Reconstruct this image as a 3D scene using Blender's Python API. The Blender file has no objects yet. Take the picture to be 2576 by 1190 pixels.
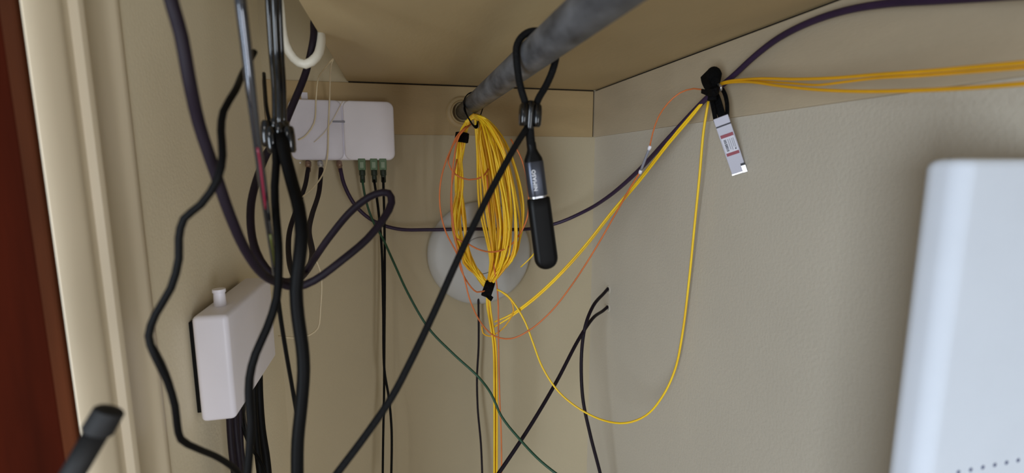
import bpy, bmesh, math, random
from mathutils import Vector, Matrix
random.seed(7)
V = Vector
SC = bpy.context.scene
COL = SC.collection

# ------------------------------------------------------------------ camera
FPX = 1220.0
PHI = math.atan(180 / FPX)
TH = math.atan(288 / FPX * math.cos(PHI))
cF = V((math.sin(TH) * math.cos(PHI), math.cos(TH) * math.cos(PHI), -math.sin(PHI)))
cR = V((math.cos(TH), -math.sin(TH), 0))
cU = V((math.sin(TH) * math.sin(PHI), math.cos(TH) * math.sin(PHI), math.cos(PHI)))
cam = bpy.data.cameras.new('camera'); co = bpy.data.objects.new('camera', cam); COL.objects.link(co)
co.matrix_world = Matrix((( cR.x, cU.x, -cF.x, 0), (cR.y, cU.y, -cF.y, 0), (cR.z, cU.z, -cF.z, 0), (0, 0, 0, 1)))
cam.sensor_width = 36; cam.sensor_fit = 'HORIZONTAL'; cam.lens = FPX / 2576 * 36
cam.clip_start = 0.01; cam.clip_end = 60
cam.dof.use_dof = True; cam.dof.focus_distance = 0.70; cam.dof.aperture_fstop = 4.2
SC.camera = co

# ------------------------------------------------------------------ light
SC.view_settings.view_transform = 'Standard'; SC.view_settings.look = 'None'
SC.view_settings.gamma = 1; SC.view_settings.use_curve_mapping = False
SC.view_settings.exposure = 0.02
w = bpy.data.worlds.new('world'); SC.world = w; w.use_nodes = True
w.node_tree.nodes['Background'].inputs[0].default_value = (0.80, 0.90, 1.0, 1)
w.node_tree.nodes['Background'].inputs[1].default_value = 0.36


def area(name, loc, target, size, power, color, sy=None):
    l = bpy.data.lights.new(name, 'AREA'); l.energy = power; l.color = color
    l.shape = 'RECTANGLE'; l.size = size; l.size_y = sy or size
    o = bpy.data.objects.new(name, l); COL.objects.link(o); o.location = loc
    o.rotation_euler = (V(target) - V(loc)).to_track_quat('-Z', 'Y').to_euler()
    return o


area('window_light', (1.55, -3.0, -0.85), (-0.15, 0.6, -0.1), 1.5, 92.0, (0.92, 0.95, 1.0), 1.7)
area('doorway_daylight', (-1.65, -1.75, -0.55), (0.35, 0.5, -0.1), 1.1, 58.0, (0.80, 0.90, 1.0), 1.6)
area('room_lamp', (-0.75, -1.25, 0.62), (0.0, 0.5, 0.0), 0.16, 2.3, (1.0, 0.97, 0.92), 0.42)

# ------------------------------------------------------------------ helpers


def ray(x, y): return cF * FPX + cR * (x - 1288) + cU * (595 - y)


def P(x, y, Y):
    """world point at depth Y from the closet's near end; Y may be ('x', X) for a point on the plane X"""
    d = ray(x, y)
    if isinstance(Y, tuple): return d * (Y[1] / d.x)
    return d * (Y / d.y)


def col(h):
    h = h.lstrip('#'); c = [int(h[i:i + 2], 16) / 255 for i in (0, 2, 4)]
    return tuple(x / 12.92 if x <= .04045 else ((x + .055) / 1.055) ** 2.4 for x in c) + (1,)


def mat(name, c, rough=.6, metal=0, var=.06, scale=30, bump=.0, bscale=200, stretch=None, spots=(), spec=.5, coat=0, c2=None):
    m = bpy.data.materials.new(name); m.use_nodes = True
    nt = m.node_tree; N = nt.nodes; L = nt.links; b = N['Principled BSDF']
    c = col(c) if isinstance(c, str) else c
    b.inputs['Roughness'].default_value = rough; b.inputs['Metallic'].default_value = metal
    b.inputs['Specular IOR Level'].default_value = spec; b.inputs['Coat Weight'].default_value = coat
    tc = N.new('ShaderNodeTexCoord'); mp = N.new('ShaderNodeMapping'); L.new(tc.outputs['Object'], mp.inputs[0])
    if stretch: mp.inputs['Scale'].default_value = stretch
    no = N.new('ShaderNodeTexNoise'); no.inputs['Scale'].default_value = scale; no.inputs['Detail'].default_value = 5
    L.new(mp.outputs[0], no.inputs[0])
    rp = N.new('ShaderNodeValToRGB'); L.new(no.outputs[0], rp.inputs[0])
    lo = col(c2) if c2 else tuple(v * (1 - var * 2) for v in c[:3]) + (1,)
    hi = c if c2 else tuple(min(1, v * (1 + var)) for v in c[:3]) + (1,)
    rp.color_ramp.elements[0].position = .3; rp.color_ramp.elements[1].position = .7
    rp.color_ramp.elements[0].color = lo; rp.color_ramp.elements[1].color = hi
    out = rp.outputs[0]
    for (pt, rad, sc, amt) in spots:      # a scuff or stain: darker paint around a point
        vm = N.new('ShaderNodeVectorMath'); vm.operation = 'DISTANCE'; L.new(tc.outputs['Object'], vm.inputs[0]); vm.inputs[1].default_value = pt
        n2 = N.new('ShaderNodeTexNoise'); n2.inputs['Scale'].default_value = 90; L.new(tc.outputs['Object'], n2.inputs[0])
        ad = N.new('ShaderNodeMath'); ad.operation = 'MULTIPLY_ADD'; L.new(n2.outputs[0], ad.inputs[0]); ad.inputs[1].default_value = rad * 1.2; L.new(vm.outputs['Value'], ad.inputs[2])
        mr = N.new('ShaderNodeMapRange'); L.new(ad.outputs[0], mr.inputs[0]); mr.inputs[1].default_value = rad * .7; mr.inputs[2].default_value = rad * 1.7
        mr.inputs[3].default_value = amt; mr.inputs[4].default_value = 0
        mx = N.new('ShaderNodeMix'); mx.data_type = 'RGBA'; L.new(mr.outputs[0], mx.inputs[0]); L.new(out, mx.inputs[6]); mx.inputs[7].default_value = sc
        out = mx.outputs[2]
    L.new(out, b.inputs['Base Color'])
    if bump:
        n3 = N.new('ShaderNodeTexNoise'); n3.inputs['Scale'].default_value = bscale; n3.inputs['Detail'].default_value = 6
        L.new(mp.outputs[0], n3.inputs[0])
        bp = N.new('ShaderNodeBump'); bp.inputs['Strength'].default_value = bump; bp.inputs['Distance'].default_value = .002
        L.new(n3.outputs[0], bp.inputs['Height']); L.new(bp.outputs[0], b.inputs['Normal'])
    return m


STAIN = col('#5d5040')
M = {}
WALLX, WALLY, LEFTX, SHELFZ = 0.391, 0.936, -0.22, 0.147
M['wall'] = mat('cream_wall_paint', '#bfb194', .75, var=.025, scale=5, bump=.25, bscale=260)
M['wallr'] = mat('cream_wall_paint_daylit_scuffed', '#c5bdae', .75, var=.025, scale=5, bump=.25, bscale=260,  # same cream, greyed so the cool daylight is partly in the colour; scuff is real
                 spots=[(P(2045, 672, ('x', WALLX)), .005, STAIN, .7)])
M['walll'] = mat('cream_wall_paint_brightened', '#e2d6bb', .7, var=.03, scale=5, bump=.2, bscale=240)  # same cream, lightened so this wall's extra brightness is painted in
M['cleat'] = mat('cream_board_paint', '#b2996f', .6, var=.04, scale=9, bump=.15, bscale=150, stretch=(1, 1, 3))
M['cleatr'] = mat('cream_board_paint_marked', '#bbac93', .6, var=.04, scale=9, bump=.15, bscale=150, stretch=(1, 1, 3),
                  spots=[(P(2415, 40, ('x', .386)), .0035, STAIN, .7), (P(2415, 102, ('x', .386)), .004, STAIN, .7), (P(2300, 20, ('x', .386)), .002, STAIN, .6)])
M['shelf'] = mat('shelf_underside_paint', '#bda880', .6, var=.05, scale=6, bump=.12, bscale=120, stretch=(1.5, .6, 1),
                 spots=[(P(1345, 30, SHELFZ / (ray(1345, 30).z / ray(1345, 30).y)), .012, col('#8a7850'), .45), (P(1090, 155, SHELFZ / (ray(1090, 155).z / ray(1090, 155).y)), .012, col('#8a7850'), .4)])
M['casing'] = mat('glossy_casing_paint', '#d6c8ae', .45, var=.03, scale=8, bump=.1, bscale=90, stretch=(1, 1, .2))
M['door'] = mat('dark_mahogany', '#3c1206', .8, var=.3, scale=14, bump=.1, bscale=60, stretch=(3, 3, .35), c2='#280b04', spec=.03)
M['jamb'] = mat('varnished_jamb_wood', '#4a2410', .85, spec=.1, var=.2, scale=14, stretch=(3, 3, .3))
M['floor'] = mat('oak_floor', '#8a6a48', .5, var=.15, scale=6, stretch=(1, 8, 1))
M['joint'] = mat('dark_gap', '#1b120a', .9)
M['pipe'] = mat('galvanised_steel', '#74767b', .55, metal=.2, var=.28, scale=55, bump=.15, bscale=120, c2='#36373b', stretch=(1, .5, 1))
M['purple'] = mat('dark_purple_sheath', '#1b121d', .55, spec=.22, var=.1)
M['violet'] = mat('violet_sheath', '#33233f', .45, spec=.35, var=.1)
M['black'] = mat('black_sheath', '#030304', .55, spec=.14, var=.1)
M['gblack'] = mat('glossy_black_sheath', '#050506', .14, spec=.5, var=.1, coat=.25)
M['braid'] = mat('black_braid', '#08080a', .65, spec=.2, var=.25, scale=700, bump=.6, bscale=900)
M['green'] = mat('green_sheath', '#1e4a33', .5, var=.1)
M['yellow'] = mat('yellow_fiber_sheath', '#ffd626', .45, var=.08, scale=20, c2='#f6c31c')
M['yellow2'] = mat('deep_yellow_fiber_sheath', '#eeb01a', .45, var=.08, scale=20)
M['orange'] = mat('orange_fiber_sheath', '#d9773d', .5, var=.08)
M['white'] = mat('white_plastic', '#f3f0fb', .42, var=.02, scale=12)
M['white2'] = mat('greyed_white_plastic', '#dcd8e4', .45, var=.04, scale=25)
M['case'] = mat('matt_white_case', '#e4ebf7', .85, var=.01)
M['puck'] = mat('grey_white_dome', '#c6c5c2', .4, var=.03, scale=12)
M['string'] = mat('clear_fiber', '#ddcdac', .4, var=.05)
M['ivory'] = mat('ivory_tube', '#d8d3c4', .4, var=.03)
M['velcro'] = mat('black_velcro', '#101011', .9, spec=.1, var=.3, scale=200, bump=.6, bscale=600)
M['rubber'] = mat('matt_black_plastic', '#040405', .45, spec=.2, var=.1)
M['ant'] = mat('dusty_black_plastic', '#101012', .7, var=.2, scale=60)
M['gun'] = mat('gunmetal', '#4a4d57', .3, metal=.8, var=.05)
M['steel'] = mat('bright_steel', '#c8c8cc', .28, metal=.9, var=.05)
M['chrome'] = mat('glossy_grey_sheath', '#54565c', .12, metal=.8, var=.1, coat=.5)
M['red'] = mat('label_red', '#8c1830', .5)
M['label'] = mat('label_paper', '#cfcdd8', .5, var=.02)
M['ink'] = mat('label_ink', '#2b2b33', .6)
M['inkg'] = mat('label_grey_ink', '#8f8f9a', .6)
M['sc'] = mat('green_plug', '#5f7a58', .4, var=.1)
M['sctab'] = mat('pale_green_tab', '#93a58c', .4, var=.1)
M['boot'] = mat('dark_green_boot', '#26332a', .5)
M['brass'] = mat('tarnished_fitting', '#9a7f70', .4, metal=.7)
M['cage'] = mat('pale_metal_cage', '#bdbbc8', .45, spec=.3, var=.02)
M['led'] = mat('screen_print', '#e9e9ee', .4)
M['dot'] = mat('vent_hole_grey', '#5c6486', .7)


def link(name, me, m, parent=None, smooth=True, loc=None):
    o = bpy.data.objects.new(name, me); COL.objects.link(o)
    if m: me.materials.append(m)
    if smooth:
        for p in me.polygons: p.use_smooth = True
    if parent: o.parent = parent
    if loc: o.location = loc
    return o


def tag(o, label, cat, group=None):
    o['label'] = label; o['category'] = cat
    if group: o['group'] = group
    return o


def struct(o): o['kind'] = 'structure'; return o


def empty(name, loc):
    o = bpy.data.objects.new(name, None); COL.objects.link(o); o.location = loc; o.empty_display_size = .02
    return o


def from_bm(name, bm, m, parent=None, smooth=False, origin=None):
    """bm holds WORLD coordinates; origin (or the parent's place) becomes the object's origin"""
    o0 = V(origin) if origin is not None else (V(parent_loc(parent)) if parent else V((0, 0, 0)))
    bmesh.ops.translate(bm, vec=-o0, verts=bm.verts)
    me = bpy.data.meshes.new(name); bm.to_mesh(me); bm.free()
    o = link(name, me, m, parent, smooth)
    if not parent: o.location = o0
    return o


def parent_loc(p):
    l = V((0, 0, 0))
    while p: l += V(p.location); p = p.parent
    return l


def box_bm(a, b, bev=0, seg=2):
    bm = bmesh.new(); bmesh.ops.create_cube(bm, size=1)
    a = V(a); b = V(b)
    for v in bm.verts: v.co = V([(a[i] + b[i]) / 2 + v.co[i] * (b[i] - a[i]) for i in range(3)])
    if bev: bmesh.ops.bevel(bm, geom=bm.edges[:] , offset=bev, segments=seg, affect='EDGES', profile=.5)
    return bm


def frame_mat(O, right, down, back):
    """local x = right, y = back (away from viewer), z = up (= -down)"""
    r = V(right).normalized(); u = -V(down).normalized(); b = V(back).normalized()
    return Matrix(((r.x, b.x, u.x, O[0]), (r.y, b.y, u.y, O[1]), (r.z, b.z, u.z, O[2]), (0, 0, 0, 1)))


def spline(pts, step=.008):
    p = [V(q) for q in pts]
    if len(p) == 2: return p
    p = [p[0] * 2 - p[1]] + p + [p[-1] * 2 - p[-2]]
    out = []
    for i in range(1, len(p) - 2):
        a, b, c, d = p[i - 1], p[i], p[i + 1], p[i + 2]
        t0 = 0; t1 = max((b - a).length ** .5, 1e-4); t2 = t1 + max((c - b).length ** .5, 1e-4); t3 = t2 + max((d - c).length ** .5, 1e-4)
        n = max(2, int((c - b).length / step))
        for k in range(n):
            t = t1 + (t2 - t1) * k / n
            A1 = a * ((t1 - t) / (t1 - t0)) + b * ((t - t0) / (t1 - t0)); A2 = b * ((t2 - t) / (t2 - t1)) + c * ((t - t1) / (t2 - t1)); A3 = c * ((t3 - t) / (t3 - t2)) + d * ((t - t2) / (t3 - t2))
            B1 = A1 * ((t2 - t) / (t2 - t0)) + A2 * ((t - t0) / (t2 - t0)); B2 = A2 * ((t3 - t) / (t3 - t1)) + A3 * ((t - t1) / (t3 - t1))
            out.append(B1 * ((t2 - t) / (t2 - t1)) + B2 * ((t - t1) / (t2 - t1)))
    out.append(p[-2].copy())
    return out


def tube_bm(pts, r, sides=10, step=.008, closed=False, bm=None, rr=None):
    q = spline(list(pts) + ([pts[0]] if closed else []), step)
    if closed: q = q[:-1]
    bm = bm or bmesh.new(); n = len(q); rings = []
    t0 = (q[1] - q[0]).normalized(); nrm = t0.orthogonal().normalized(); prev = t0
    for i in range(n):
        if closed: t = (q[(i + 1) % n] - q[i - 1]).normalized()
        else: t = (q[min(i + 1, n - 1)] - q[max(i - 1, 0)]).normalized()
        nrm = prev.rotation_difference(t) @ nrm; nrm = (nrm - t * nrm.dot(t)).normalized(); prev = t
        b = t.cross(nrm); R = r if rr is None else r * rr(i / (n - 1))
        rings.append([bm.verts.new(q[i] + nrm * (R * math.cos(2 * math.pi * k / sides)) + b * (R * math.sin(2 * math.pi * k / sides))) for k in range(sides)])
    for i in range(n if closed else n - 1):
        A = rings[i]; B = rings[(i + 1) % n]
        for k in range(sides): bm.faces.new((A[k], A[(k + 1) % sides], B[(k + 1) % sides], B[k]))
    if not closed:
        bm.faces.new(rings[0][::-1]); bm.faces.new(rings[-1])
    return bm


def cable(name, pts, r, m, label=None, cat='cable', group=None, parent=None, sides=10, step=.008, rr=None):
    w = [p if isinstance(p, Vector) else P(*p) for p in pts]
    o = from_bm(name, tube_bm(w, r, sides, step, rr=rr), M[m], parent, True, origin=None if parent else w[0])
    if label: tag(o, label, cat, group)
    return o


def lathe_bm(prof, O, axis, seg=48, bm=None):
    """prof: (radius, distance along axis)"""
    bm = bm or bmesh.new(); ax = V(axis).normalized(); u = ax.orthogonal().normalized(); v = ax.cross(u); O = V(O); rings = []
    for (r, h) in prof:
        c = O + ax * h
        rings.append([bm.verts.new(c + u * (r * math.cos(2 * math.pi * k / seg)) + v * (r * math.sin(2 * math.pi * k / seg))) for k in range(seg)] if r > 1e-6 else [bm.verts.new(c)])
    for A, B in zip(rings, rings[1:]):
        for k in range(seg):
            a0, a1 = A[k % len(A)], A[(k + 1) % len(A)]; b0, b1 = B[k % len(B)], B[(k + 1) % len(B)]
            f = [a0]
            if a1 is not a0: f.append(a1)
            if b1 is not f[-1]: f.append(b1)
            if b0 is not b1: f.append(b0)
            if len(f) > 2: bm.faces.new(f)
    bmesh.ops.recalc_face_normals(bm, faces=bm.faces[:])
    return bm


def ribbon_bm(pts, wdir, width, th, step=.004, wf=None):
    q = spline(pts, step); bm = bmesh.new(); rings = []; wd = V(wdir).normalized()
    for i, p in enumerate(q):
        t = (q[min(i + 1, len(q) - 1)] - q[max(i - 1, 0)]).normalized()
        x = (wd - t * wd.dot(t)).normalized(); n = t.cross(x)
        W = width / 2 * (wf(i / (len(q) - 1)) if wf else 1)
        rings.append([bm.verts.new(p + x * sx * W + n * sn * th / 2) for sx, sn in ((-1, -1), (1, -1), (1, 1), (-1, 1))])
    for A, B in zip(rings, rings[1:]):
        for k in range(4): bm.faces.new((A[k], A[(k + 1) % 4], B[(k + 1) % 4], B[k]))
    bm.faces.new(rings[0][::-1]); bm.faces.new(rings[-1])
    bmesh.ops.recalc_face_normals(bm, faces=bm.faces[:])
    return bm


def rrect(w, h, r, n=6):
    out = []
    for cx, cy, a in ((w / 2 - r, h / 2 - r, 0), (-w / 2 + r, h / 2 - r, 90), (-w / 2 + r, -h / 2 + r, 180), (w / 2 - r, -h / 2 + r, 270)):
        for k in range(n + 1):
            t = math.radians(a + 90 * k / n); out.append((cx + r * math.cos(t), cy + r * math.sin(t)))
    return out


def loft_bm(sections, mw, bm=None):
    """sections: list of lists of local (x,y,z) of equal count; capped"""
    bm = bm or bmesh.new(); rings = [[bm.verts.new(mw @ V(p)) for p in s] for s in sections]
    n = len(rings[0])
    for A, B in zip(rings, rings[1:]):
        for k in range(n): bm.faces.new((A[k], A[(k + 1) % n], B[(k + 1) % n], B[k]))
    bm.faces.new(rings[0][::-1]); bm.faces.new(rings[-1])
    bmesh.ops.recalc_face_normals(bm, faces=bm.faces[:])
    return bm


def auto_smooth(o, ang=35):
    me = o.data
    for p in me.polygons: p.use_smooth = True
    bm = bmesh.new(); bm.from_mesh(me)
    for e in bm.edges:
        if len(e.link_faces) == 2 and e.calc_face_angle(0) > math.radians(ang): e.smooth = False
    bm.to_mesh(me); bm.free()
    return o


def block(name, a, b, m, bev=0, parent=None): return from_bm(name, box_bm(a, b, bev), M[m], parent, False, origin=None if parent else [(a[i] + b[i]) / 2 for i in range(3)])


# ------------------------------------------------------------------ the closet shell
FL, CE = -1.35, 1.0
struct(block('wall_back', (LEFTX - .1, WALLY, FL), (WALLX + .1, WALLY + .1, CE), 'wall'))
struct(block('wall_right', (WALLX, -.55, FL), (WALLX + .1, WALLY, CE), 'wallr'))
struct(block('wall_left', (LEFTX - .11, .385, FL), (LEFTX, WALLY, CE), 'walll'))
struct(block('floor', (-2.4, -2.6, FL - .1), (WALLX + .1, WALLY + .1, FL), 'floor'))
struct(block('ceiling', (LEFTX - .11, -.55, CE), (WALLX + .1, WALLY + .1, CE + .1), 'wall'))

# moulded casing around the opening in the left wall: profile (distance along the wall, proudness)
prof = [(.372, 0), (.372, .0008), (.3745, .0035), (.381, .0068), (.389, .0088), (.394, .0090), (.3965, .0080), (.402, .0052), (.409, .0052), (.412, .0095), (.416, .0105), (.420, .0095), (.424, .0062),
        (.450, .0050), (.462, .0048), (.465, .0066), (.470, .0070), (.475, .0058), (.479, .003), (.484, .0022), (.487, 0)]
bm = bmesh.new(); R = [[bm.verts.new((LEFTX + x, y, z)) for (y, x) in prof] for z in (FL, CE - .02)]
for i in range(len(prof) - 1): bm.faces.new((R[0][i], R[0][i + 1], R[1][i + 1], R[1][i]))
bm.faces.new(R[0]); bm.faces.new(R[1][::-1]); bm.faces.new((R[0][0], R[1][0], R[1][-1], R[0][-1]))
bmesh.ops.recalc_face_normals(bm, faces=bm.faces[:])
struct(auto_smooth(from_bm('trim_1', bm, M['casing'], origin=(LEFTX, .43, 0)), 40))
struct(block('trim_2', (-.231, .3705, FL), (-.2215, .385, CE), 'jamb', .002))
# dark wooden door standing open against the end of the opening: stile and recessed panels
d = struct(from_bm('door_1', box_bm((-.75, .374, FL + .01), (-.2312, .410, CE - .02), .002), M['door'], origin=(-.5, .39, 0)))

# cleats under the shelf
CL = SHELFZ - .0026
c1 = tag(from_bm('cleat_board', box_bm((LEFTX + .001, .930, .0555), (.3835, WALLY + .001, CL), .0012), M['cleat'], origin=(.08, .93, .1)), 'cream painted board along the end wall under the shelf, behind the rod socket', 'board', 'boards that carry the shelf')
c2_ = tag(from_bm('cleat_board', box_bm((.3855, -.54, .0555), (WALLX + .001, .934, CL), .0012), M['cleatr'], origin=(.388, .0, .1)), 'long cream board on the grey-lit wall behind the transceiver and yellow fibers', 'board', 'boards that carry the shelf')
sh = tag(from_bm('closet_shelf', box_bm((-.082, -.5, SHELFZ), (WALLX, WALLY, SHELFZ + .019), .001), M['shelf'], origin=(.15, .1, SHELFZ)), 'wide cream painted closet shelf seen from below above the rod', 'shelf')
# dark space along the joint
for a, b in (((-.08, .9345, CL - .001), (.385, .9358, SHELFZ)), ((.3898, -.49, CL - .001), (.3908, .9345, SHELFZ)), ((.3838, .9325, .056), (.3852, .9355, CL))):
    bx = struct(block('trim_3', a, b, 'joint'))

# ------------------------------------------------------------------ rod and socket
AX, AZ, AR = .1225, .098, .0146
rod = empty('closet_rod', (AX, .9, AZ))
tag(rod, 'dull galvanised steel pipe used as hanging rod under the shelf', 'rod')
from_bm('pipe', lathe_bm([(0, 0), (AR * .8, 0), (AR, .0005), (AR, .3), (AR, .8), (AR, 1.45), (0, 1.45)], (AX, .922, AZ), (0, -1, 0), 48), M['pipe'], rod, True)
sk = tag(auto_smooth(from_bm('rod_socket', lathe_bm([(.030, 0), (.030, .002), (.027, .005), (.0225, .0062), (.0205, .013), (.0195, .0135), (.0185, .013), (.0182, .002), (0, .002)], (AX - .002, .9300, AZ - .001), (0, -1, 0), 48), M['cleat'], origin=(AX, .93, AZ)), 30),
         'round cream painted cup on the end board holding the pipe end', 'socket')

# ------------------------------------------------------------------ optical network box on the left wall
X0, X1, Y0, Y1, ZT, ZB = -.2145, -.1800, .548, .730, -.156, -.274
T = tag(empty('terminal_box', (X0, (Y0 + Y1) / 2, ZB)), 'white plastic network box on the left wall with dark cables leaving its underside', 'network box')
auto_smooth(from_bm('housing', box_bm((X0, Y0, ZB), (X1, Y1, ZT), .0055, 4), M['white'], T))
from_bm('back_plate', box_bm((LEFTX, Y0 + .008, ZB + .008), (X0 + .001, Y1 - .008, ZT - .008), .001), M['rubber'], T)
bt = (-.199, .588, ZT)
auto_smooth(from_bm('knob', lathe_bm([(0, -.002), (.0062, -.002), (.0062, .004), (.0058, .015), (.0068, .0155), (.0066, .019), (0, .0192)], bt, (0, .0, 1), 24), M['white'], T), 30)

# ------------------------------------------------------------------ distribution box on the end wall
FY = .893
A = P(722, 248, FY); B = P(994, 403, FY)
bxm = (A.x + B.x) / 2; bzm = (A.z + B.z) / 2; BW = B.x - A.x; BH = A.z - B.z
mw = Matrix.Translation((bxm, FY, bzm))


def slab(w, h, r, y0, y1, e, dx=0, dz=0):
    s = []
    for (yy, k) in ((y1, 0), (y0 + e, 0), (y0 + e * .3, e * .35), (y0, e)):
        s.append([(x + dx, yy, z + dz) for x, z in rrect(w - 2 * k, h - 2 * k, max(r - k, .001), 7)])
    return s


G = tag(empty('splitter_box', (bxm, FY, bzm)), 'flat white box with rounded corners on the end board and green plugs below', 'network box')
auto_smooth(from_bm('base', loft_bm(slab(BW, BH, .013, .004, WALLY - FY - .006, .004), mw), M['white'], G), 50)
wl = BW * .5; wr = BW - wl - .001
auto_smooth(from_bm('cover', loft_bm(slab(wl, BH, .012, .0005, .012, .003, dx=-BW / 2 + wl / 2), mw), M['white2'], G), 50)
auto_smooth(from_bm('cover', loft_bm(slab(wr, BH, .012, 0, .012, .003, dx=BW / 2 - wr / 2), mw), M['white'], G), 50)
from_bm('latch', box_bm(P(836, 306, FY - .001) + V((0, 0, -.0012)), P(868, 306, FY + .002) + V((0, 0, .0012)), .0004), M['inkg'], G)
from_bm('mounting_tab', box_bm(P(757, 232, .927), P(775, 250, .931)), M['white2'], G)
lamp_pt = P(755, 409, FY + .01)
from_bm('indicator', lathe_bm([(0, 0), (.0012, .0003), (.0015, .002), (0, .003)], lamp_pt + V((0, 0, .001)), (0, 0, -1), 12), M['led'], G, True)

# ------------------------------------------------------------------ round dome on the end wall
dc = P(1205, 636, WALLY)
RD = .102
D = tag(empty('access_point', dc), 'large round pale grey dome on the end wall behind the yellow coil', 'wireless dome')
from_bm('shell', lathe_bm([(RD * .93, 0), (RD * .99, .004), (RD, .009), (RD * .985, .014), (RD * .93, .0195), (RD * .84, .0235), (RD * .7, .0268), (RD * .5, .0292), (RD * .36, .0300)], dc, (0, -1, 0), 72), M['puck'], D, True)
from_bm('centre_cap', lathe_bm([(RD * .355, .0285), (RD * .35, .0298), (RD * .33, .0306), (RD * .2, .0312), (0, .0314)], dc, (0, -1, 0), 48), M['puck'], D, True)

# ------------------------------------------------------------------ purple coax
def fitting(parent, top, bot, r, m, name='connector'):
    ax = (bot - top); L_ = ax.length
    return auto_smooth(from_bm(name, lathe_bm([(0, 0), (r * .8, 0), (r, L_ * .1), (r, L_ * .45), (r * .8, L_ * .5), (r * .8, L_ * .95), (r * .6, L_), (0, L_)], top, ax, 12), M[m], parent), 25)


c = cable('coax_cable', [(415, -60, .30), (436, 20, .30), (456, 90, .305), (474, 190, .31), (500, 310, .325), (540, 430, .34), (578, 540, .355), (618, 630, .375), (662, 690, .40), (702, 712, .42), (745, 722, .43), (790, 706, .43), (860, 655, .43), (925, 600, .44), (965, 550, .45), (985, 510, .46), (978, 486, .465), (945, 488, .47), (890, 525, .48), (830, 595, .50), (795, 645, .52), (765, 690, .56), (740, 695, .62), (727, 650, .68), (728, 585, .74), (748, 520, .80), (768, 465, .86), (775, 424, .895)],
          .0035, 'purple', 'thick dark purple cable curving down the left wall and looping below the splitter box', group='dark purple coax cables')
fitting(c, P(775, 406, .905), P(776, 432, .895), .0052, 'brass')
c = cable('coax_cable', [(835, -25, .66), (808, 12, .655), (790, 52, .625), (788, 100, .60), (770, 180, .60), (738, 260, .585), (705, 335, .57), (672, 385, .56), (650, 440, .55), (632, 510, .53), (632, 580, .51), (645, 635, .49), (668, 675, .475), (700, 705, .47), (740, 706, .50), (772, 680, .56), (786, 640, .64), (777, 580, .72), (785, 540, .78), (803, 480, .86), (808, 424, .895)],
          .0038, 'purple', 'dark purple cable dropping over the shelf edge beside the white hose', group='dark purple coax cables')
fitting(c, P(805, 406, .905), P(808, 432, .895), .0052, 'steel')
c = cable('coax_cable', [(856, 424, .895), (866, 465, .89), (895, 518, .89), (940, 556, .90), (1000, 576, .91), (1080, 578, .905), (1180, 576, .89), (1260, 577, .89), (1330, 576, .895), (1400, 562, .88), (1470, 532, .845), (1530, 495, .775), (1600, 435, .695), (1680, 350, .60), (1740, 285, ('x', .365)), (1785, 240, ('x', .368)),
                             (1840, 195, ('x', .374)), (1900, 140, ('x', .3775)), (1960, 95, ('x', .3785)), (2040, 55, ('x', .3785)), (2130, 26, ('x', .3785)), (2240, 8, ('x', .3785)), (2360, 0, ('x', .378)), (2480, -8, ('x', .376)), (2700, -25, ('x', .37))],
          .0033, 'violet', 'violet cable sagging behind the yellow coil then rising along the other wall', group='dark purple coax cables')
fitting(c, P(852, 406, .905), P(857, 432, .895), .005, 'brass')

# cables out of the two wall holes
HX = ('x', WALLX)
for pts, lab in (([P(1533, 722, ('x', WALLX + .004)), (1520, 737, ('x', .378)), (1492, 770, .80), (1473, 818, .78), (1463, 890, .78), (1466, 1000, .77), (1484, 1090, .76), (1512, 1200, .75), (1530, 1290, .74)], 'dark purple cable from the upper wall hole, hanging nearly straight down'),
                 ([P(1533, 768, ('x', WALLX + .004)), (1518, 781, ('x', .379)), (1490, 802, .80), (1455, 855, .77), (1400, 960, .74), (1335, 1070, .71), (1255, 1190, .68), (1190, 1280, .66)], 'dark purple cable from the lower wall hole, slanting down toward the coil tails')):
    cable('wall_cable', pts, .0031, 'purple', lab, group='cables from the wall holes')
for x, y in ((1531, 728), (1530, 774)):
    q = P(x, y, HX)
    o = from_bm('patch_plate', lathe_bm([(.0085, 0), (.0075, .0008), (.005, .0012), (.0042, .0008), (.0040, .0002), (0, .0001)], q, (-1, 0, 0), 24), M['wallr'], origin=q, smooth=True)
    tag(o, 'small raised plaster ring around the %s cable hole' % ('upper' if y < 750 else 'lower'), 'plaster ring')

# ------------------------------------------------------------------ white hose, clear fibers
cable('white_hose', [(690, -60, .58), (703, 10, .58), (708, 65, .58), (718, 112, .58), (740, 148, .58), (768, 162, .575), (795, 145, .58), (808, 105, .60), (806, 70, .62), (815, 30, .64), (850, 0, .66)], .0048, 'ivory', 'white hose hanging in a loop over the shelf edge', 'hose')
cable('clear_fiber', [(870, 120, .80), (838, 148, .775), (815, 175, .82), (799, 205, .88), (795, 252, .890), (790, 310, .888), (765, 345, .888), (750, 352, .889)], .0011, 'string', 'thin whitish fiber bending from the shelf edge onto the splitter box, farther from the pipe', group='thin whitish fibers')
cable('clear_fiber', [(872, 116, .80), (839, 149, .775), (832, 180, .82), (829, 252, .888), (826, 330, .888), (824, 390, .886), (815, 432, .87), (790, 470, .84), (755, 500, .80)], .0012, 'string', 'thin whitish fiber running straight down over the splitter box face', group='thin whitish fibers')
cable('clear_fiber', [(862, 255, .889), (838, 300, .888), (815, 335, .888), (790, 358, .888)], .0005, 'string', 'short faint fiber strand slanting across the splitter box cover', group='thin whitish fibers')
cable('clear_fiber', [(780, 630, .80), (795, 655, .80), (808, 695, .80), (806, 780, .80), (800, 825, .80), (780, 842, .80), (740, 850, .80), (700, 846, .80)], .0015, 'string', 'thin whitish fiber curling low behind the thick black cable', group='thin whitish fibers')

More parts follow.
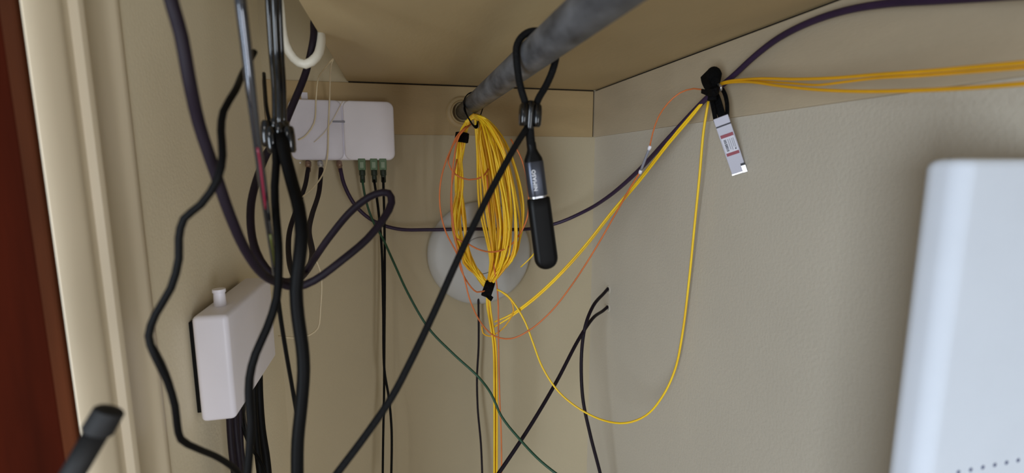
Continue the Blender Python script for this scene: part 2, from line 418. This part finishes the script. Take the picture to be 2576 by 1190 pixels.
# ------------------------------------------------------------------ green plugs and their thin cables
specs = [((911, 456), [(911, 452, .892), (922, 510, .885), (940, 560, .88), (962, 598, .87), (988, 655, .85), (1030, 745, .82), (1080, 828, .80), (1140, 890, .78), (1205, 950, .76), (1235, 990, .74), (1262, 1048, .72), (1310, 1108, .69), (1360, 1160, .66), (1430, 1215, .63)], 'green', 'thin green cable slanting from the splitter box to the lower edge', .0020),
         ((941, 456), [(941, 452, .892), (952, 530, .885), (960, 620, .88), (964, 780, .87), (967, 930, .86), (978, 1000, .85), (985, 1080, .84), (983, 1260, .83)], 'black', 'thin black cable from the middle green plug', .0022),
         ((964, 450), [(964, 446, .892), (967, 560, .89), (968, 700, .89), (967, 850, .885), (966, 1000, .88), (964, 1100, .87), (962, 1260, .86)], 'black', 'thin black cable from the green plug nearest the box corner', .0022)]
for (bx_, by_), pts, m_, lab, r_ in specs:
    o = cable('patch_cable', pts, r_, m_, lab, group='cables with green plugs')
    t0 = P(bx_ - 1, 402, .898)
    q = from_bm('plug', box_bm(t0 + V((-.0062, -.005, -.018)), t0 + V((.0062, .005, .003)), .001), M['sc'], o)
    from_bm('plug_tab', box_bm(t0 + V((-.003, -.0065, -.014)), t0 + V((.003, -.005, -.004))), M['sctab'], o)
    fitting(o, t0 + V((0, 0, -.016)), t0 + V((.0, -.002, -.040)), .0054, 'boot', 'boot')
cable('dome_cable', [(1203, 735, .915), (1204, 790, .915), (1204, 870, .91), (1200, 950, .91), (1202, 1030, .905), (1210, 1120, .90), (1215, 1250, .89)], .0022, 'purple', 'thin black cable hanging straight from the round dome')

# ------------------------------------------------------------------ yellow fiber coil on the pipe
CY = .80
coil = tag(empty('fiber_coil', P(1192, 292, CY)), 'large hanging coil of yellow fiber cable tied to the end of the pipe', 'fiber coil')
lp = random.Random(3)
N_L = 20
for i in range(N_L):
    t = i / (N_L - 1)
    j = lambda s: lp.uniform(-s, s)
    dy = j(.022)
    xr = 1232 + 84 * t + j(7); xl = 1176 - 36 * (1 - t if i % 3 else t) + j(6)
    yb = 712 + j(9); ym = 560 + j(45)
    top = 288 + 8 * (1 - t) + j(3)
    pts = [(1192 + j(6), top, CY + dy * .2), (1206 + 12 * t + j(3), top + 8 + j(3), CY - .012 * t), (1205 + 58 * t + j(4), 345 + j(8), CY - .012 + dy), (1214 + 84 * t + j(6), 430 + j(14), CY - .014 + dy), (xr, ym, CY - .012 + dy),
           (1240 + 60 * t + j(6), 645 + j(12), CY - .008 + dy * .7), (1232 + 12 * t + j(4), yb - 8, CY + j(.005)), (1228 + j(4), yb + 10, CY + j(.004)),
           (1208 + j(5), yb - 14, CY + .006 + j(.005)), (1182 - 10 * (1 - t) + j(7), 655 + j(12), CY + .012 + dy * .6), (xl - 4, 580 + j(25), CY + .014 + dy), (1158 + j(12), 470 + j(15), CY + .012 + dy * .5), (1162 + j(9), 350, CY + .006 + j(.005)), (1176 + j(5), 308 + j(3), CY + .002)]
    bm = tube_bm([P(*q) for q in pts], .0016 + lp.uniform(0, .0004), 8, .012, closed=True)
    from_bm('strand', bm, M['yellow2' if i % 4 == 0 else 'yellow'], coil, True)
# extra close pair of loops at the fuller side
for i, (dx, dyy) in enumerate(((0, 0), (-9, .008), (6, -.01), (-16, .015), (12, .004), (2, .018))):
    pts = [(1196, 290, CY), (1222 + dx * .3, 302, CY - .006), (1240 + dx, 360, CY - .01 + dyy), (1262 + dx, 480, CY - .01 + dyy), (1268 + dx, 600, CY - .01 + dyy), (1252 + dx * .5, 680, CY), (1236, 715, CY), (1226, 722, CY), (1240 + dx * .4, 660, CY + .01), (1222 + dx, 520, CY + .012 + dyy), (1210 + dx * .6, 380, CY + .008), (1196, 306, CY + .002)]
    from_bm('strand', tube_bm([P(*q) for q in pts], .0019, 8, .012, closed=True), M['yellow'], coil, True)


def wrap(name, ctr, axis, r, width, th, m, parent, tail=None):
    """a band closed round a bundle"""
    ax = V(axis).normalized(); h = width / 2
    o = from_bm(name, lathe_bm([(r * .9, -h), (r, -h), (r + th, -h * .9), (r + th * 1.2, 0), (r + th, h * .9), (r, h), (r * .9, h)], ctr, ax, 20), M[m], parent, False)
    return auto_smooth(o, 40)


wrap('velcro_wrap', P(1162, 346, CY + .006), V((.12, 0, 1)), .0088, .0165, .0022, 'velcro', coil)
wv = wrap('velcro_wrap', P(1228, 727, CY), V((1, -.25, -.35)), .0120, .0170, .0022, 'velcro', coil)
from_bm('velcro_end', ribbon_bm([P(1226, 742, CY - .010), P(1233, 749, CY - .012), P(1238, 753, CY - .012)], (0, .4, 1), .008, .002), M['velcro'], coil)
# strap round the pipe and the coil top
yy = .792
s = []
for k in range(13):
    a = math.radians(205 - 235 * k / 12)
    s.append(V((AX + (AR + .0018) * math.cos(a), yy - .004 * math.sin(a), AZ + (AR + .0018) * math.sin(a))))
q0 = P(1190, 315, .775); q1 = P(1204, 303, .80)
stp = tag(from_bm('velcro_strap', ribbon_bm([q1, P(1212, 280, .80)] + s[::-1] + [P(1172, 285, .775), q0, P(1198, 318, .79), q1 + V((0, .004, 0))], (.2, 1, .25), .0075, .0016, .004), M['velcro'], origin=q0), 'narrow black strap tying the yellow coil to the pipe', 'strap')

# yellow tails and runs
def X_(v): return ('x', v)

def ycab(pts, label, r=.0017, m='yellow', g='loose yellow fibers'):
    return cable('fiber_cable', pts, r, m, label, 'fiber cable', g, sides=8)


ycab([(1226, 730, .80), (1225, 765, .80), (1233, 815, .80), (1241, 870, .80), (1243, 980, .80), (1243, 1250, .80)], 'yellow fiber dropping from the coil, first from the dome cable')
ycab([(1230, 730, .797), (1233, 770, .797), (1240, 820, .797), (1247, 870, .80), (1250, 980, .80), (1250, 1250, .80)], 'yellow fiber dropping from the coil beside the orange fiber')
ycab([(1228, 732, .80), (1229, 780, .80), (1238, 830, .803), (1246, 900, .806), (1247, 1000, .806), (1246, 1250, .806)], 'yellow fiber dropping from the coil between its two neighbours', m='yellow2')
ycab([(1250, 728, .79), (1275, 742, .785), (1298, 770, .78), (1322, 812, .77), (1340, 860, .76), (1365, 925, .74), (1405, 985, .72), (1460, 1030, .70), (1520, 1058, .67), (1575, 1064, .64), (1625, 1045, .62), (1668, 995, .60), (1698, 930, .59), (1716, 845, .58), (1734, 700, .57), (1748, 560, .56), (1760, 440, .55), (1770, 330, .545), (1782, 255, .538)], 'long yellow fiber hanging in a deep loop from the coil up to the transceiver tie', r=.0016)
for k, lab in ((-1, 'upper yellow fiber of the pair stretched tight from below the coil to the transceiver tie'), (5, 'lower yellow fiber of the pair stretched tight from below the coil to the transceiver tie')):
    ycab([(1244, 812 + k * 2, .80), (1285, 792 + k, .79), (1340, 752 + k, .77), (1400, 697 + k, .75), (1470, 620 + k, .72 + k * .002), (1540, 532 + k, .69 + k * .002), (1610, 450 + k, .65), (1680, 360 + k, .60), (1735, 295 + k, .56), (1782, 240, .535)], lab, r=.0016)
ycab([(1258, 732, .79), (1285, 755, .785), (1292, 780, .785), (1280, 808, .79), (1255, 835, .80), (1232, 846, .80), (1215, 838, .80), (1212, 820, .80)], 'short dull yellow fiber curling just below the coil', r=.0012, m='yellow2')
ycab([(1310, 672, .80), (1338, 645, .79), (1352, 625, .78)], 'stray yellow fiber poking out from the coil behind the black stick', r=.0011)
ycab([(1790, 226, X_(.362)), (1815, 212, X_(.364)), (1880, 206, X_(.362)), (1960, 216, X_(.358)), (2060, 226, X_(.355)), (2180, 230, X_(.35)), (2320, 227, X_(.345)), (2450, 220, X_(.34)), (2700, 200, X_(.33))], 'lower yellow fiber running toward the white case', r=.0014, m='yellow2')
ycab([(1790, 222, X_(.362)), (1818, 208, X_(.364)), (1900, 198, X_(.362)), (2000, 199, X_(.360)), (2100, 196, X_(.357)), (2200, 188, X_(.353)), (2320, 180, X_(.348)), (2450, 169, X_(.343)), (2700, 146, X_(.335))], 'upper yellow fiber running along the long board', r=.0014, m='yellow2')
ycab([(1790, 224, X_(.366)), (1816, 212, X_(.368)), (1890, 204, X_(.366)), (1980, 209, X_(.364)), (2060, 214, X_(.361)), (2110, 208, X_(.360)), (2200, 197, X_(.357)), (2320, 190, X_(.352)), (2450, 180, X_(.348)), (2700, 160, X_(.34))], 'yellow fiber crossing between the upper and lower runs', r=.0011, m='yellow2')

# orange fibers
def ocab(pts, label, r=.0013): return cable('orange_fiber', pts, r, 'orange', label, 'fiber cable', 'orange fibers', sides=8)


o = ocab([(1185, 312, .79), (1160, 335, .785), (1128, 390, .78), (1108, 460, .78), (1108, 530, .78), (1122, 585, .78), (1150, 640, .775), (1168, 700, .775), (1184, 760, .775), (1212, 815, .775), (1245, 846, .775), (1285, 852, .77), (1330, 832, .76), (1385, 785, .75), (1440, 715, .73), (1500, 622, .70), (1550, 535, .67), (1590, 465, .63), (1611, 432, .61)], 'long orange fiber circling the coil and sagging across to the splice')
o = ocab([(1634, 372, .585), (1642, 335, .575), (1656, 295, .565), (1680, 260, .55), (1710, 234, .54), (1745, 223, .535), (1785, 230, .535)], 'faint orange fiber arching from the splice to the transceiver tie', r=.0009)
sp = tag(empty('splice_sleeve', P(1623, 402, .597)), 'tiny clear splice sleeve with white ends joining the orange fibers', 'splice')
a_, b_ = P(1611, 432, .61), P(1634, 372, .585)
from_bm('sleeve', tube_bm([a_.lerp(b_, .08), a_.lerp(b_, .35), a_.lerp(b_, .65), a_.lerp(b_, .92)], .0018, 10), M['inkg'], sp, True)
for t in (.0, 1.0):
    cc = a_.lerp(b_, t); dd = (b_ - a_).normalized() * .0035
    from_bm('end_cap', lathe_bm([(0, -.0035), (.002, -.003), (.0025, 0), (.002, .003), (0, .0035)], cc, dd, 12), M['white'], sp, True)
ocab([(1172, 318, .79), (1148, 345, .785), (1132, 385, .785), (1128, 410, .785), (1145, 438, .785), (1180, 452, .785), (1215, 444, .785), (1228, 425, .79)], 'short orange fiber loop across the upper part of the coil')
ocab([(1150, 400, .785), (1136, 470, .785), (1136, 540, .78), (1148, 600, .78), (1175, 612, .78), (1200, 626, .78), (1235, 634, .78), (1275, 624, .78), (1310, 585, .78), (1328, 540, .78), (1328, 470, .785), (1312, 400, .79), (1285, 350, .795)], 'orange fiber ring showing across the middle of the coil')
ocab([(1178, 316, .785), (1156, 340, .78), (1142, 400, .775), (1136, 480, .775), (1140, 560, .775), (1152, 640, .775), (1160, 680, .775), (1200, 735, .785), (1228, 728, .79)], 'orange fiber following the shaded leg of the coil')
ocab([(1225, 440, .795), (1232, 560, .795), (1240, 650, .795), (1252, 740, .795), (1254, 860, .795), (1257, 1000, .795), (1261, 1100, .795), (1262, 1250, .795)], 'orange fiber hanging straight down beside the yellow tails')

# ------------------------------------------------------------------ cable slider + stick adapter on the pipe
YL = .43
AD = tag(empty('usb_adapter', P(1333, 300, YL)), 'black braided cable looped over the pipe ending in a grey metal plug with black stick', 'adapter')
ring = []
for k in range(11):
    a = math.radians(188 - 196 * k / 10)
    ring.append(V((AX + (AR + .0038) * math.cos(a), YL, AZ + (AR + .0034) * math.sin(a))))
loop = [P(1326, 300, YL - .004), P(1322, 262, YL - .003), P(1311, 225, YL - .002), P(1304, 190, YL)] + ring + [P(1390, 178, YL + .001), P(1374, 215, YL), P(1353, 252, YL - .003), P(1340, 300, YL - .005)]
from_bm('cable_loop', tube_bm(loop, .0032, 12, .004), M['braid'], AD, True)
from_bm('trailing_cable', tube_bm([P(*q) for q in [(1328, 318, .424), (1298, 365, .415), (1240, 470, .40), (1195, 560, .39), (1148, 660, .38), (1090, 790, .37), (1030, 915, .36), (985, 1000, .355), (920, 1095, .348), (845, 1195, .34), (790, 1270, .335)]], .0029, 12, .006), M['braid'], AD, True)


def bead(name, ctr, Yc, parent, wide=1.0):
    """two barrels either side of a saddle"""
    b = empty(name, ctr); b.parent = parent; b.location = ctr - parent_loc(parent)
    return b


def slider(parent, ctr, sc=1.0, tilt=0):
    m0 = Matrix.Translation(ctr) @ Matrix.Rotation(math.radians(tilt), 4, 'Y') @ Matrix.Scale(sc, 4)
    def sec(w_, d_, z, dx=0): return [(x + dx, y - .0035, z) for x, y in rrect(w_, d_, min(w_, d_) * .42, 5)]
    def barrel(dx): return [sec(.0050, .0070, -.0098, dx), sec(.0068, .0100, -.0080, dx), sec(.0074, .0112, -.003, dx), sec(.0074, .0112, .003, dx), sec(.0068, .0100, .0080, dx), sec(.0050, .0070, .0098, dx)]
    bm = loft_bm(barrel(-.0062), m0); loft_bm(barrel(.0062), m0, bm)
    loft_bm([sec(.0060, .0060, -.012), sec(.0070, .0085, -.008), sec(.0066, .0085, .006), sec(.0068, .0090, .010), sec(.0040, .0050, .0125)], m0, bm)
    return auto_smooth(from_bm('cable_slider', bm, M['gblack'], parent), 45)


slider(AD, P(1331, 291, YL - .003), 1.0, 3)
O = P(1341, 398, YL - .004); dn = P(1379, 690, YL - .004) - O; LN = dn.length
FMx = frame_mat(O, V((1, 0, 0)) - dn.normalized() * V((1, 0, 0)).dot(dn.normalized()), dn, (0, 1, 0))
u = .43 / 1220


def oval(w_, d_, z, k=.48): return [(x, y, z) for x, y in rrect(w_, d_, min(w_, d_) * k, 7)]


from_bm('cable_neck', tube_bm([P(1331, 300, YL - .006), P(1333, 335, YL - .005), P(1337, 372, YL - .004), P(1340, 392, YL - .004)], .0040, 14, .004), M['braid'], AD, True)
auto_smooth(from_bm('strain_relief', loft_bm([oval(.0085, .008, .014), oval(.0088, .0082, .008), oval(.011, .009, .005), oval(.0165, .0105, -.0005), oval(.0174, .011, -.004)], FMx), M['rubber'], AD), 50)
auto_smooth(from_bm('metal_housing', loft_bm([oval(.0174, .0118, -.003), oval(.018, .0122, -.0038), oval(.018, .0122, -.0335), oval(.0172, .0115, -.0343)], FMx), M['gun'], AD), 50)
from_bm('metal_collar', loft_bm([oval(.0150, .0090, -.034), oval(.0150, .0090, -.0365)], FMx), M['steel'], AD)
auto_smooth(from_bm('black_stick', loft_bm([oval(.0200, .0100, -.0362), oval(.0214, .0112, -.0372)] + [oval(.0218, .0116, -.045)] + [oval(.0224, .0118, -.092)] + [oval(.0224 * math.cos(a) ** .8 + .0001, .0118 * math.cos(a * .93) ** .5, -.092 - .0112 * math.sin(a), .47) for a in (.25, .5, .75, 1.0, 1.25, 1.45, 1.54)], FMx), M['rubber'], AD), 50)


def text(name, s_, mw_, size, m, parent, extr=.00015):
    cu = bpy.data.curves.new(name, 'FONT'); cu.body = s_; cu.size = size; cu.extrude = extr; cu.align_x = 'CENTER'; cu.align_y = 'CENTER'; cu.offset = size * .025
    cu.space_character = 1.12
    t = bpy.data.objects.new(name, cu); COL.objects.link(t)
    me = bpy.data.meshes.new_from_object(t.evaluated_get(bpy.context.evaluated_depsgraph_get()))
    bpy.data.objects.remove(t)
    me.transform(mw_); me.transform(Matrix.Translation(-parent_loc(parent)))
    me.materials.clear(); me.polygons.foreach_set('material_index', [0] * len(me.polygons))
    return link(name, me, M[m], parent, False)


# text plane: local x along the reading direction; rotate so it reads upward
tm = FMx @ Matrix.Translation((-.0028, -.0063, -.0195)) @ Matrix.Rotation(math.radians(90), 4, 'X') @ Matrix.Rotation(math.radians(90), 4, 'Z')
text('lettering', 'NIMASO', tm, .0047, 'led', AD)

# ------------------------------------------------------------------ the black bundle at the left with its slider
YB = .43
BN = tag(empty('slider_bundle', P(700, 340, YB)), 'bundle of glossy black cables gathered by a shiny slider before the splitter box', 'cable bundle')
slider(BN, P(697, 338, YB), 1.05, 2)
o = slider(BN, P(710, 352, YB - .004), 1.05, -2)
for k, (x0, x1, r_, dY, m_) in enumerate(((675, 692, .0024, 0, 'gblack'), (690, 703, .0028, -.005, 'gblack'), (702, 714, .0022, .003, 'gblack'))):
    from_bm('strand', tube_bm([P(x0 - 2, -70, YB - .02 + dY), P(x0, 0, YB - .01 + dY), P((x0 + x1) / 2 - 1, 120, YB + dY), P(x1 - 1, 230, YB + dY), P(x1, 330, YB + dY)], r_, 12), M[m_], BN, True)
from_bm('main_cable', tube_bm([P(*q) for q in [(708, 340, .42), (718, 395, .41), (735, 460, .40), (752, 525, .385), (759, 590, .375), (752, 660, .37), (745, 730, .37), (750, 800, .37), (760, 870, .37), (764, 930, .37), (758, 1020, .37), (749, 1110, .37), (748, 1200, .37), (750, 1290, .37)]], .0047, 14), M['black'], BN, True)
from_bm('side_cable', tube_bm([P(*q) for q in [(692, 360, .42), (695, 410, .41), (691, 470, .40), (694, 540, .39), (700, 610, .38), (701, 680, .375), (696, 750, .37), (672, 825, .365), (643, 890, .36), (628, 950, .36), (627, 1010, .36), (631, 1060, .36), (629, 1110, .36), (622, 1200, .36), (615, 1280, .36)]], .0029, 12), M['black'], BN, True)
from_bm('thin_cable', tube_bm([P(*q) for q in [(664, 185, .50), (667, 230, .47), (672, 280, .44), (684, 330, .43)]], .0016, 10), M['black'], BN, True)

gc = cable('glossy_cable', [(598, -60, .33), (607, 20, .33), (618, 110, .335), (628, 200, .34), (640, 300, .35), (650, 380, .36), (662, 470, .37), (674, 560, .39), (686, 640, .41), (694, 705, .425)], .0031, 'chrome',
      'mirror-bright grey cable hanging before the left corner', rr=lambda t: 1.12 - .45 * t)
cable('lower_length', [(690, 670, .417), (695, 712, .43), (706, 800, .45), (722, 900, .47), (736, 980, .49), (748, 1060, .50), (752, 1150, .50), (752, 1280, .50)], .0019, 'black', parent=gc); gc.children[-1]['label'] = 'dull black lower length'
cable('black_cable', [(640, 130, .40), (612, 182, .38), (592, 228, .35), (562, 280, .335), (556, 330, .325), (560, 390, .315), (548, 450, .31), (505, 515, .31), (463, 550, .31), (450, 600, .31), (450, 650, .31), (430, 725, .31), (392, 790, .31), (374, 845, .31), (388, 890, .31), (420, 955, .315), (440, 1020, .32), (446, 1070, .325), (455, 1105, .33), (495, 1128, .345), (550, 1152, .37), (595, 1185, .39), (640, 1260, .42)], .0022, 'black',
      'slack black cable wandering down in front of the left wall')
cable('black_cable', [(388, 870, .316), (408, 912, .317), (428, 965, .322), (440, 1010, .326), (443, 1060, .331), (455, 1110, .337)], .0016, 'gblack', 'short glossy black cable twisted against the slack one', rr=lambda t: .35 + .65 * math.sin(math.pi * min(1, t * 1.2 + .1)) if t < .75 else .9)

M['redstreak'] = mat('red_streak', '#86203a', .3, var=.1); M['greenstreak'] = mat('yellow_green_streak', '#6a6f34', .4, var=.1)  # red and yellow-green streaks laid along the grey cable
cable('colour_streak', [(648, 372, .352), (653, 400, .356), (658, 440, .360), (664, 490, .366), (668, 525, .374)], .0009, 'redstreak', parent=gc); gc.children[-1]['label'] = 'red streak along the middle of the cable'
cable('colour_streak', [(680, 590, .386), (686, 630, .396), (692, 672, .406)], .0010, 'greenstreak', parent=gc); gc.children[-1]['label'] = 'yellow green streak low on the cable'
# cables below the network box
ug = 'cables under the network box'
for pts, r_, m_, lab in (
        ([(576, 1030, .575), (578, 1075, .575), (582, 1130, .57), (590, 1200, .57), (596, 1280, .57)], .0033, 'purple', 'dark purple cable under the network box nearest the room'),
        ([(590, 1030, .585), (593, 1080, .585), (598, 1130, .58), (606, 1200, .58), (612, 1280, .58)], .0033, 'purple', 'dark purple cable under the network box, middle of three'),
        ([(602, 1020, .60), (605, 1080, .60), (607, 1130, .595), (615, 1200, .59), (620, 1280, .59)], .0030, 'purple', 'dark purple cable under the network box nearest the corner'),
        ([(606, 1010, .60), (610, 1070, .60), (628, 1120, .59), (652, 1155, .58), (672, 1205, .57), (685, 1280, .57)], .0018, 'black', 'thin black cable bending across below the network box'),
        ([(650, 930, .68), (652, 1000, .68), (658, 1080, .67), (670, 1160, .66), (680, 1280, .65)], .0052, 'black', 'thick black cable dropping from the back half of the network box'),
        ([(638, 960, .66), (640, 1040, .65), (646, 1120, .64), (655, 1200, .63), (660, 1280, .62)], .0040, 'black', 'black cable close beside the thick one under the network box'),
        ([(617, 1000, .62), (613, 1040, .61), (620, 1085, .60), (632, 1130, .60), (625, 1200, .60), (620, 1280, .60)], .0017, 'gblack', 'thin glossy black cable snaking under the network box')):
    cable('drop_cable', pts, r_, m_, lab, group=ug)

# ------------------------------------------------------------------ transceiver module on the right wall
TL, TR, BL, BR = P(1794, 300, .502), P(1831, 288, .492), P(1841, 440, .496), P(1879, 428, .486)
O = (TL + TR) / 2; dn = (BL + BR) / 2 - O; LQ = dn.length; WQ = ((TR - TL).length + (BR - BL).length) / 2
dnn = dn.normalized(); rt = (TR - TL); rt = (rt - dnn * rt.dot(dnn)).normalized(); bk = rt.cross(-dnn)
if bk.x < 0: bk = -bk
Q = frame_mat(O, rt, dn, bk)
TM = tag(empty('transceiver', O), 'small pale metal transceiver with red-banded label hanging from a black tie', 'transceiver')


def lb(name, x0, x1, z0, z1, y0, y1, m, bev=0, par=None):
    """box in the module's own frame: x across, z from 0 (top) to -LQ, y toward the wall"""
    bm = box_bm((x0, y0, z0), (x1, y1, z1), bev); bm.transform(Q)
    return from_bm(name, bm, M[m], par or TM)


w2 = WQ / 2
lb('latch_collar', -w2, w2, -.0095, 0, -.0005, .0088, 'cage', .0006)
lb('shadow_gap', -w2 * .97, w2 * .97, -.0112, -.0094, .0006, .008, 'ink')
lb('metal_body', -w2, w2, -LQ, -.0110, 0, .0085, 'cage', .0005)
lb('end_clip', w2 - .0045, w2 + .0006, -LQ - .0018, -LQ + .007, -.0006, .009, 'steel', .0004)
lb('end_clip', -w2, w2, -LQ - .0012, -LQ + .0004, .0002, .0082, 'steel')
lb('side_slot', w2 - .0042, w2 + .0002, -LQ + .007, -LQ + .0095, -.0004, .003, 'ink')
lz0, lz1 = -.0205, -.0460
lab_ = lb('label_sticker', -w2 * .82, w2 * .86, lz1 - .0000, lz0, -.00035, .0002, 'label')
lb('red_band', -w2 * .82, w2 * .86, lz0 - .0038, lz0, -.0006, 0, 'red', par=lab_)
lb('red_band', -w2 * .82, w2 * .86, lz1, lz1 + .0036, -.0006, 0, 'red', par=lab_)
rb = random.Random(5)
z = lz0 - .0062
while z > lz1 + .0055:
    h = rb.uniform(.0003, .0011)
    lb('barcode_bar', -w2 * .62, -w2 * .28, z - h, z, -.0006, 0, 'ink', par=lab_)
    z -= h + rb.uniform(.0003, .0007)
for xx, l_ in ((-w2 * .05, .0125), (w2 * .2, .0135), (w2 * .45, .0105), (w2 * .66, .0125)):
    lb('print_line', xx - .00035, xx + .00035, lz0 - .0062 - l_, lz0 - .0062, -.0005, 0, 'inkg', par=lab_)
lb('print_mark', w2 * .5, w2 * .66, lz1 + .0056, lz1 + .0072, -.0005, 0, 'ink', par=lab_)
# black pull tabs
for pts, wd in (([P(1801, 306, .502), P(1794, 268, .508), P(1789, 240, .520)], .0050),
                ([P(1818, 300, .498), P(1807, 262, .506), P(1795, 232, .520)], .0095),
                ([P(1829, 298, .494), P(1829, 262, .500), P(1824, 238, .508), P(1817, 224, .518)], .0042)):
    from_bm('pull_tab', ribbon_bm(pts, (.2, -1, 0), wd, .0018), M['velcro'], TM)
# the knotted tie
KX = .355
kt = tag(empty('velcro_tie', P(1790, 215, ('x', KX))), 'knotted black velcro tie on the long board gathering fibers and transceiver', 'tie')
kp = lambda x, y, X=KX: P(x, y, ('x', X))
from_bm('knot_band', ribbon_bm([kp(1776, 186, .362), kp(1778, 205, .353), kp(1786, 226, .350), kp(1791, 244, .352)], (0, -1, .15), .0120, .004, wf=lambda t: 1.1 - .45 * t), M['velcro'], kt)
def knot_r(t):
    ks = [(0, .55), (.08, .9), (.25, 1.05), (.45, .88), (.7, .62), (.88, .5), (1, .62)]
    for (a, ra), (b, rb_) in zip(ks, ks[1:]):
        if t <= b: return ra + (rb_ - ra) * (t - a) / (b - a)
    return .6
from_bm('knot', tube_bm([kp(1794, 178, .366), kp(1796, 196, .360), kp(1796, 216, .356), kp(1793, 236, .354), kp(1791, 252, .353)], .0085, 14, .0025, rr=knot_r), M['velcro'], kt, True)
from_bm('knot_band', ribbon_bm([kp(1779, 228, .360), kp(1785, 233, .348), kp(1798, 232, .346), kp(1806, 224, .358)], (0, .1, 1), .0080, .0028), M['velcro'], kt)
from_bm('strap_end', ribbon_bm([kp(1766, 229, .356), kp(1776, 233, .352), kp(1786, 238, .350)], (0, .2, 1), .0050, .002), M['velcro'], kt)
hk = cable('cup_hook', [kp(1800, 205, .386), kp(1803, 209, .372), kp(1808, 213, .356), kp(1814, 219, .352), kp(1813, 228, .354)], .0013, 'steel', 'bright metal hook holding the black tie on the long board', 'hook', sides=8)

# ------------------------------------------------------------------ white case close at the right
cx0 = P(2432, 400, .20).x
ctop = P(2380, 396, .20).z
W_ = tag(empty('white_case', (cx0 + .09, .2, -.3)), 'big plain white plastic case close to the camera with a row of vent holes', 'case')


def case_sec(z, k): return [(x + cx0 + .06, y + .2125, z) for x, y in rrect(.12 - 2 * k, .025 - 2 * k, max(.010 - k * .5, .002), 10)]


auto_smooth(from_bm('shell', loft_bm([case_sec(-.42, 0), case_sec(ctop - .006, 0), case_sec(ctop - .003, .0008), case_sec(ctop - .001, .0025), case_sec(ctop, .006)], Matrix()), M['case'], W_), 50)
v0 = P(2400, 1190, .2); v1 = P(2576, 1155, .2)
for k in range(14):
    q = v0.lerp(v1, (k + .35) * 30 / 176)
    from_bm('vent_hole', lathe_bm([(0, .0001), (.0014, .0001), (.0014, -.0006), (0, -.0006)], q, (0, -1, 0), 12), M['dot'], W_)

# ------------------------------------------------------------------ antenna at the lower left
AT = tag(empty('antenna', P(200, 1190, .24)), 'dark grey blurred antenna tip rising at the lower corner before the casing', 'antenna')
a0 = P(278, 1028, .25); a1 = P(242, 1090, .247); a2 = P(150, 1250, .24)
ax = (a2 - a0).normalized(); LA = (a2 - a0).length; L1 = (a1 - a0).length
auto_smooth(from_bm('tip_cap', lathe_bm([(0, -.0004), (.0052, 0), (.0063, .0010), (.0065, L1 * .9), (.0056, L1), (0, L1)], a0, ax, 28), M['ant'], AT), 40)
from_bm('stem', lathe_bm([(0, L1 - .001), (.0052, L1 - .001), (.0049, LA), (0, LA)], a0, ax, 24), M['ant'], AT, True)
